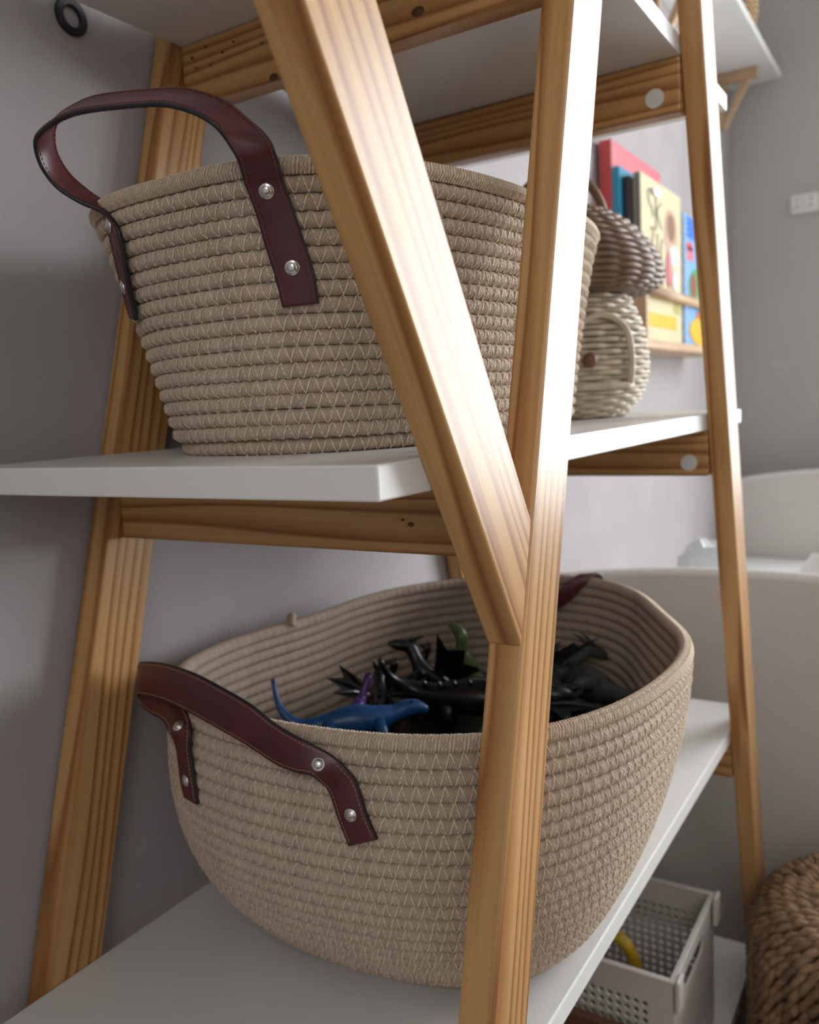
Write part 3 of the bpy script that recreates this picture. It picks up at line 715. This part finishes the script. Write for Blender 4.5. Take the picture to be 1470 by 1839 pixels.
bk = book(1.745, 2.045, .524, .015, .330, 'b_cream', 'b_grey', 'cream picture book with curly dark lettering and a figure', decor=(('printed_shape', .72, .72, .17, .16, 'b_skin'), ('printed_shape', .72, .76, .10, .09, 'b_brown'), ('printed_shape', .78, .58, .13, .07, 'b_white'), ('printed_shape', .64, .48, .06, .12, 'b_pink'), ('printed_shape', .80, .42, .08, .07, 'b_white'), ('printed_shape', .35, .93, .10, .03, 'b_white')), bands=(('printed_band', .12, .09, .85, .18, 'b_yellow'), ('printed_band', .78, .20, .95, .32, 'b_olive')))
def ink(pts, r=.0022):
    bm = B(); w = .30; h = .33
    tube(bm, catmull([(1.745 + u * w, .5238, BZ + v * h) for u, v in pts], 24), r, 4); obj('lettering', bm, 'b_ink', bk)
ink([(.25, .90), (.20, .93), (.15, .90), (.17, .85), (.24, .82), (.26, .77)]); ink([(.33, .93), (.33, .70)]); ink([(.47, .88), (.36, .81), (.47, .72)])
ink([(.20, .69), (.27, .70), (.22, .60), (.18, .55)]); ink([(.36, .68), (.36, .36)]); ink([(.48, .66), (.44, .56), (.48, .42), (.44, .32)]); ink([(.25, .45), (.20, .40), (.26, .36), (.22, .30)])
bk2 = book(2.060, 2.345, .522, .018, .300, 'b_sky', 'b_white', 'blue and green picture book with a white spiral spine', decor=(('printed_shape', .55, .46, .40, .17, 'b_green'), ('printed_shape', .30, .47, .10, .10, 'b_mar'), ('printed_shape', .6, .12, .45, .12, 'b_yellow'), ('printed_shape', .7, .25, .3, .05, 'b_or')), bands=(('printed_band', .10, .83, .98, .99, 'b_royal'), ('printed_band', .10, .66, .32, .76, 'b_pink'), ('printed_band', .10, .74, .30, .80, 'b_red')))
bm = B()
for q in range(22): tube(bm, [(2.060 + .006 * math.cos(2 * PI * k / 10), .520 + .006 * math.sin(2 * PI * k / 10), BZ + .012 + q * .0128) for k in range(10)], .0016, 5, closed=True)
o = obj('spiral_binding', bm, 'b_white', bk2, smooth=True); o['kind'] = 'stuff'

# ------------------------------------------------------------------ bracket shelf high on the left wall and the wicker basket on it
WZ = .935
ws = thing('wall_shelf', (2.3, WY, WZ), 'white board on pale wooden brackets high on the left wall', 'shelf')
bm = B(); box(bm, (1.55, .452, WZ), (2.965, WY - .0003, WZ + .018), .0015); obj('board', bm, 'white', ws)
for x in (2.80, 2.10):
    bm = B(); box(bm, (x, .492, WZ - .030), (x + .022, WY - .0003, WZ - .0003), .001); br = obj('bracket', bm, 'beech', ws)
    bm = B(); box(bm, (x, WY - .022, WZ - .16), (x + .022, WY - .0003, WZ - .0305), .001); obj('upright', bm, 'beech', br)
    bm = B(); prism(bm, [(.512, WZ - .0305), (.534, WZ - .0305), (WY - .0225, WZ - .13), (WY - .0225, WZ - .155)], 0, x + .002, x + .020); obj('brace', bm, 'beech', br)
wb = thing('wicker_basket', (2.62, .528, WZ + .018), 'round honey wicker basket on the high wall board', 'basket')
mc = (2.62, .530)
prof = [(.045, WZ + .021), (.060, WZ + .035), (.068, WZ + .075), (.070, WZ + .12), (.066, WZ + .16)]
MT['wick_h'] = plain('honey_wicker', (.42, .27, .14), .5, .2, 60)
b2_ = obj('body', woven(prof, 26, 20, .0034, .0024), 'wick_h', wb, smooth=True)
obj('stake', stakes(prof, 20, .0026), 'wick_h', b2_, smooth=True)
bm = B(); tube(bm, [(mc[0] + .067 * math.cos(2 * PI * i / 40), mc[1] + .067 * math.sin(2 * PI * i / 40), WZ + .165) for i in range(40)], .006, 8, closed=True); obj('rim', bm, 'wick_h', wb, smooth=True)

# ------------------------------------------------------------------ black ring on the left wall
bm = B()
c = Vector((.482, WY - .0012, .324)); n = 40; rg = []
for (rr, dy) in ((.0146, .001), (.0146, -.0015), (.0136, -.0022), (.0088, -.0022), (.0080, -.0015), (.0080, .001)):
    rg.append([bm.verts.new((c.x + rr * math.cos(2 * PI * i / n), c.y + dy, c.z + rr * math.sin(2 * PI * i / n))) for i in range(n)])
for k in range(6):
    a, b = rg[k], rg[(k + 1) % 6]
    for i in range(n): bm.faces.new((a[i], a[(i + 1) % n], b[(i + 1) % n], b[i]))
tag(obj('wall_ring', bm, 'black'), 'flat black ring on the wall above the upper basket', 'ring')

# ------------------------------------------------------------------ power socket on the far wall
so = thing('power_socket', (FX, .40, .56), 'white double power socket on the grey far wall', 'socket')
bm = B(); box(bm, (FX - .010, .345, .530), (FX - .0003, .430, .590), .008); obj('plate', bm, 'socket', so)
for yy in (.368, .407):
    bm = B(); bmesh.ops.create_cone(bm, cap_ends=True, segments=24, radius1=.0165, radius2=.015, depth=.012, matrix=Matrix.Translation((FX - .0165, yy, .560)) @ Matrix.Rotation(-PI / 2, 4, 'Y')); k_ = obj('outlet', bm, 'socket', so)
    for dz_ in (-.009, .009):
        bm = B(); bmesh.ops.create_cone(bm, cap_ends=True, segments=10, radius1=.003, radius2=.003, depth=.001, matrix=Matrix.Translation((FX - .0232, yy, .560 + dz_)) @ Matrix.Rotation(-PI / 2, 4, 'Y')); obj('pin_hole', bm, 'black', k_)

# ------------------------------------------------------------------ child's bed beyond the shelf
bed = thing('child_bed', (2.1, .25, FZ), 'white child bed with curved end panels beyond the shelf', 'bed')
def arched(x0, x1, zend, zpk, zlow, y0, y1, name):
    bm = B(); n = 24; top = []
    for i in range(n + 1):
        u = i / n; y_ = y0 + (y1 - y0) * u; top.append((y_, zend + (zpk - zend) * (1 - (2 * u - 1) ** 2)))
    prism(bm, [(y0, zlow)] + top + [(y1, zlow)], 0, x0, x1)
    p = obj(name, bm, 'bed', bed)
    bm = B(); rad = .009
    prev = None
    tube(bm, [((x0 + x1) / 2, a, b + .004) for a, b in top], rad, 8); obj('rim', bm, 'bedrim', p, smooth=True)
arched(1.40, 1.425, -.327, -.300, FZ, -.10, .600, 'foot_panel')
arched(2.80, 2.825, -.305, -.265, FZ, -.10, .600, 'head_panel')
for yy in (-.10, .578):
    bm = B(); box(bm, (1.4255, yy, -.74), (2.7995, yy + .022, -.55), .003); obj('side_rail', bm, 'bed', bed)
bm = B(); box(bm, (1.428, -.075, -.66), (2.797, .575, -.525), .02); obj('mattress', bm, 'linen', bed)
# rumpled bedding and a crumpled clear film bag behind the foot panel
def crumple(c, r, seed, amp, sub=3):
    rnd_ = random.Random(seed); bm = B()
    bmesh.ops.create_icosphere(bm, subdivisions=sub, radius=1)
    dirs = [(Vector((rnd_.gauss(0, 1), rnd_.gauss(0, 1), rnd_.gauss(0, 1))).normalized(), rnd_.uniform(2, 7), rnd_.uniform(0, 6)) for _ in range(9)]
    for v in bm.verts:
        d = v.co.normalized(); s = sum(abs(math.sin(f * d.dot(k) * 2 + p)) for k, f, p in dirs) / 9
        q = d * (1 - amp + amp * 1.6 * s); v.co = Vector((c[0] + q.x * r[0], c[1] + q.y * r[1], max(c[2] + q.z * r[2], -.5245)))
    return bm
tag(obj('plastic_bag', crumple((1.50, .345, -.395), (.055, .066, .135), 3, .45), 'glassy', bottom=True), 'crumpled clear plastic bag behind the bed foot panel', 'bag')
tag(obj('rumpled_blanket', crumple((1.56, .10, -.40), (.09, .17, .125), 9, .4), 'linen', smooth=True, bottom=True), 'white rumpled blanket lying on the bed behind the foot panel', 'blanket')

# ------------------------------------------------------------------ perforated plastic box on the lowest board
X0, X1, Y0_, Y1_, ZR = .891, 1.088, .247, .47, -.664
ZF = ZL + .0006
bx = thing('plastic_box', (.99, .36, ZF), 'taupe perforated plastic storage box with slot handle under the lower board', 'box')
def perforated(u0, u1, v0, v1, pu, pv, margin, T_, d0, d1, hr=.36):
    """wall in (u, v) with a grid of round holes, thickness d0..d1 along the third axis"""
    bm = B(); cols = int((u1 - u0 - 2 * margin[0]) / pu); rows_ = int((v1 - v0 - margin[1] - margin[2]) / pv)
    us = u0 + ((u1 - u0) - cols * pu) / 2; vs0 = v1 - margin[2] - rows_ * pv
    K = 8
    def add(poly_outer, poly_inner):
        pass
    for d in (d0, d1):
        for i in range(cols):
            for j in range(rows_):
                cu, cv = us + (i + .5) * pu, vs0 + (j + .5) * pv
                o_ = []; h_ = []
                for k in range(K):
                    a = 2 * PI * k / K
                    c_, s_ = math.cos(a), math.sin(a); f = .5 / max(abs(c_), abs(s_))
                    o_.append(bm.verts.new(T_(cu + c_ * f * pu, cv + s_ * f * pv, d))); h_.append(bm.verts.new(T_(cu + c_ * hr * pu, cv + s_ * hr * pv, d)))
                for k in range(K): bm.faces.new((o_[k], o_[(k + 1) % K], h_[(k + 1) % K], h_[k]))
    for i in range(cols):      # the walls of the holes
        for j in range(rows_):
            cu, cv = us + (i + .5) * pu, vs0 + (j + .5) * pv
            a_ = [bm.verts.new(T_(cu + math.cos(2 * PI * k / K) * hr * pu, cv + math.sin(2 * PI * k / K) * hr * pv, d0)) for k in range(K)]
            b_ = [bm.verts.new(T_(cu + math.cos(2 * PI * k / K) * hr * pu, cv + math.sin(2 * PI * k / K) * hr * pv, d1)) for k in range(K)]
            for k in range(K): bm.faces.new((a_[k], a_[(k + 1) % K], b_[(k + 1) % K], b_[k]))
    ue, ve = us + cols * pu, vs0 + rows_ * pv
    def slab(a, b, c, d):
        vs_ = [bm.verts.new(T_(u, v, w)) for w in (d0, d1) for v in (c, d) for u in (a, b)]
        for q in ((0, 2, 3, 1), (4, 5, 7, 6), (0, 1, 5, 4), (2, 6, 7, 3), (0, 4, 6, 2), (1, 3, 7, 5)): bm.faces.new([vs_[i] for i in q])
    slab(u0, us, v0, v1); slab(ue, u1, v0, v1); slab(us, ue, v0, vs0); slab(us, ue, ve, v1)
    return bm
tk = .003
obj('side_wall', perforated(Y0_ + tk, Y1_ - tk, ZF + .004, ZR, .0105, .0105, (.022, .02, .030), lambda u, v, d: (d, u, v), X0, X0 + tk), 'plastic', bx, recalc=False)
obj('side_wall', perforated(Y0_ + tk, Y1_ - tk, ZF + .004, ZR, .0105, .0105, (.018, .02, .028), lambda u, v, d: (d, u, v), X1 - tk, X1), 'plastic', bx, recalc=False)
bm = B(); box(bm, (X0, Y0_, ZF), (X1, Y1_, ZF + .0038)); obj('base', bm, 'plastic', bx)
def slot_wall(y0, y1):
    bm = B(); n = 10; sx0, sx1, sz0, sz1 = .932, 1.030, -.705, -.683
    box(bm, (X0, y0, sz1), (X1, y1, ZR)); box(bm, (X0, y0, ZF + .004), (X1, y1, sz0)); box(bm, (X0, y0, sz0), (sx0, y1, sz1)); box(bm, (sx1, y0, sz0), (X1, y1, sz1))
    for xc, s in ((sx0, 1), (sx1, -1)):     # rounded slot ends
        for zc_, q in ((sz0, 1), (sz1, -1)):
            r_ = .008
            prism(bm, [(xc, zc_)] + [(xc + s * r_ * (1 - math.sin(PI / 2 * i / 6)), zc_ + q * r_ * (1 - math.cos(PI / 2 * i / 6))) for i in range(7)], 1, y0, y1)
    return bm
obj('end_wall', slot_wall(Y0_, Y0_ + tk), 'plastic', bx); obj('end_wall', slot_wall(Y1_ - tk, Y1_), 'plastic', bx)
bm = B()
for (a, b) in (((X0 - .003, Y0_ - .002, ZR), (X1 + .003, Y0_ + .005, ZR + .004)), ((X0 - .003, Y1_ - .005, ZR), (X1 + .003, Y1_ + .002, ZR + .004)), ((X0 - .003, Y0_ + .005, ZR), (X0 + .005, Y1_ - .005, ZR + .004)), ((X1 - .005, Y0_ + .005, ZR), (X1 + .003, Y1_ - .005, ZR + .004))):
    box(bm, a, b, .001)
obj('rim', bm, 'plastic', bx)
for xx in (X0 - .004, X1 - .016):
    for yy in (Y0_ - .008, Y1_ + .002):
        bm = B(); box(bm, (xx, yy, ZR - .034), (xx + .022, yy + .006, ZR + .006), .0022); obj('stacking_tab', bm, 'plastic', bx)
# toys in the box
bm = B(); n = 28
for i in range(1): tube(bm, [(1.01, .355 + .034 * math.cos(PI * q / 20), ZF + .050 + .085 * math.sin(PI * q / 20)) for q in range(21)], .008, 10)
tag(obj('toy_arch', bm, 'toy_yellow', smooth=True), 'yellow curved toy arch inside the perforated box', 'toy')
bm = B(); box(bm, (.91, .290, ZF + .0045), (1.06, .45, ZF + .042), .004)
gb = tag(obj('toy_building_plate', bm, 'toy_lime'), 'green toy building plate at the bottom of the perforated box', 'toy')
for i in range(4):
    for j in range(4):
        bm = B(); bmesh.ops.create_cone(bm, cap_ends=True, segments=12, radius1=.008, radius2=.008, depth=.006, matrix=Matrix.Translation((.928 + i * .036, .308 + j * .038, ZF + .0452))); obj('stud', bm, 'toy_lime', gb)
# brown crate in front of it on the same board
cr = thing('brown_crate', (.72, .36, ZF), 'dark brown wooden crate in front of the perforated box', 'crate')
for (a, b, nm) in (((.60, .285, ZF), (.882, .297, ZF + .118), 'crate_side'), ((.60, .498, ZF), (.882, .51, ZF + .118), 'crate_side'), ((.60, .2975, ZF), (.612, .4975, ZF + .118), 'crate_end'), ((.870, .2975, ZF), (.882, .4975, ZF + .118), 'crate_end'), ((.6125, .2975, ZF), (.8695, .4975, ZF + .01), 'crate_bottom')):
    bm = B(); box(bm, a, b, .0015); obj(nm, bm, 'brownbox', cr)

# ------------------------------------------------------------------ seagrass pouf on the floor
pc_ = (1.115, .016); PR = .183; PT = -.640
pf = thing('seagrass_pouf', (pc_[0], pc_[1], FZ), 'round brown seagrass pouf on the floor beside the far leg', 'pouf')
CR = .055; ztop_side = PT - CR
S1 = ztop_side - FZ; S2 = S1 + PI / 2 * CR; S3 = S2 + PR - CR - .012
def pouf_prof(q):
    """point and outward normal (r, z, nr, nz) at arc length q of the pouf's outline"""
    if q < S1: return PR, FZ + q, 1, 0
    if q < S2:
        a = (q - S1) / CR; return PR - CR + CR * math.cos(a), ztop_side + CR * math.sin(a), math.cos(a), math.sin(a)
    return max(.004, PR - CR - (q - S2)), PT, 0, 1
rp = random.Random(5)
q = .012
while q < S3:
    r0 = pouf_prof(q)[0]; cnt = max(6, int(2 * PI * r0 / .0125)); bm = B()
    for i in range(cnt):
        th0 = 2 * PI * (i + rp.uniform(-.25, .25)) / cnt; ln = rp.uniform(.013, .018); sl_ = rp.uniform(.006, .011)
        pts = []; rads = []
        for g in (-1, -.55, 0, .55, 1):
            r_, z_, nr, nz = pouf_prof(max(.004, q + g * ln)); th = th0 + g * sl_ / max(r0, .02)
            lift = .0065 * (1 - g * g) - .002 + rp.uniform(-.0008, .0008)
            pts.append((pc_[0] + (r_ + nr * lift) * math.cos(th), pc_[1] + (r_ + nr * lift) * math.sin(th), z_ + nz * lift)); rads.append(.0054 * (1 - .55 * g * g))
        tube(bm, pts, rads, 6)
    obj('grass_rope', bm, 'grass', pf, smooth=True)
    q += .0165
bm = B(); bmesh.ops.create_cone(bm, cap_ends=True, segments=40, radius1=PR - .004, radius2=PR - .004, depth=ztop_side + .03 - FZ, matrix=Matrix.Translation((pc_[0], pc_[1], (ztop_side + .03 + FZ) / 2)))
obj('core', bm, 'wick_stake', pf)
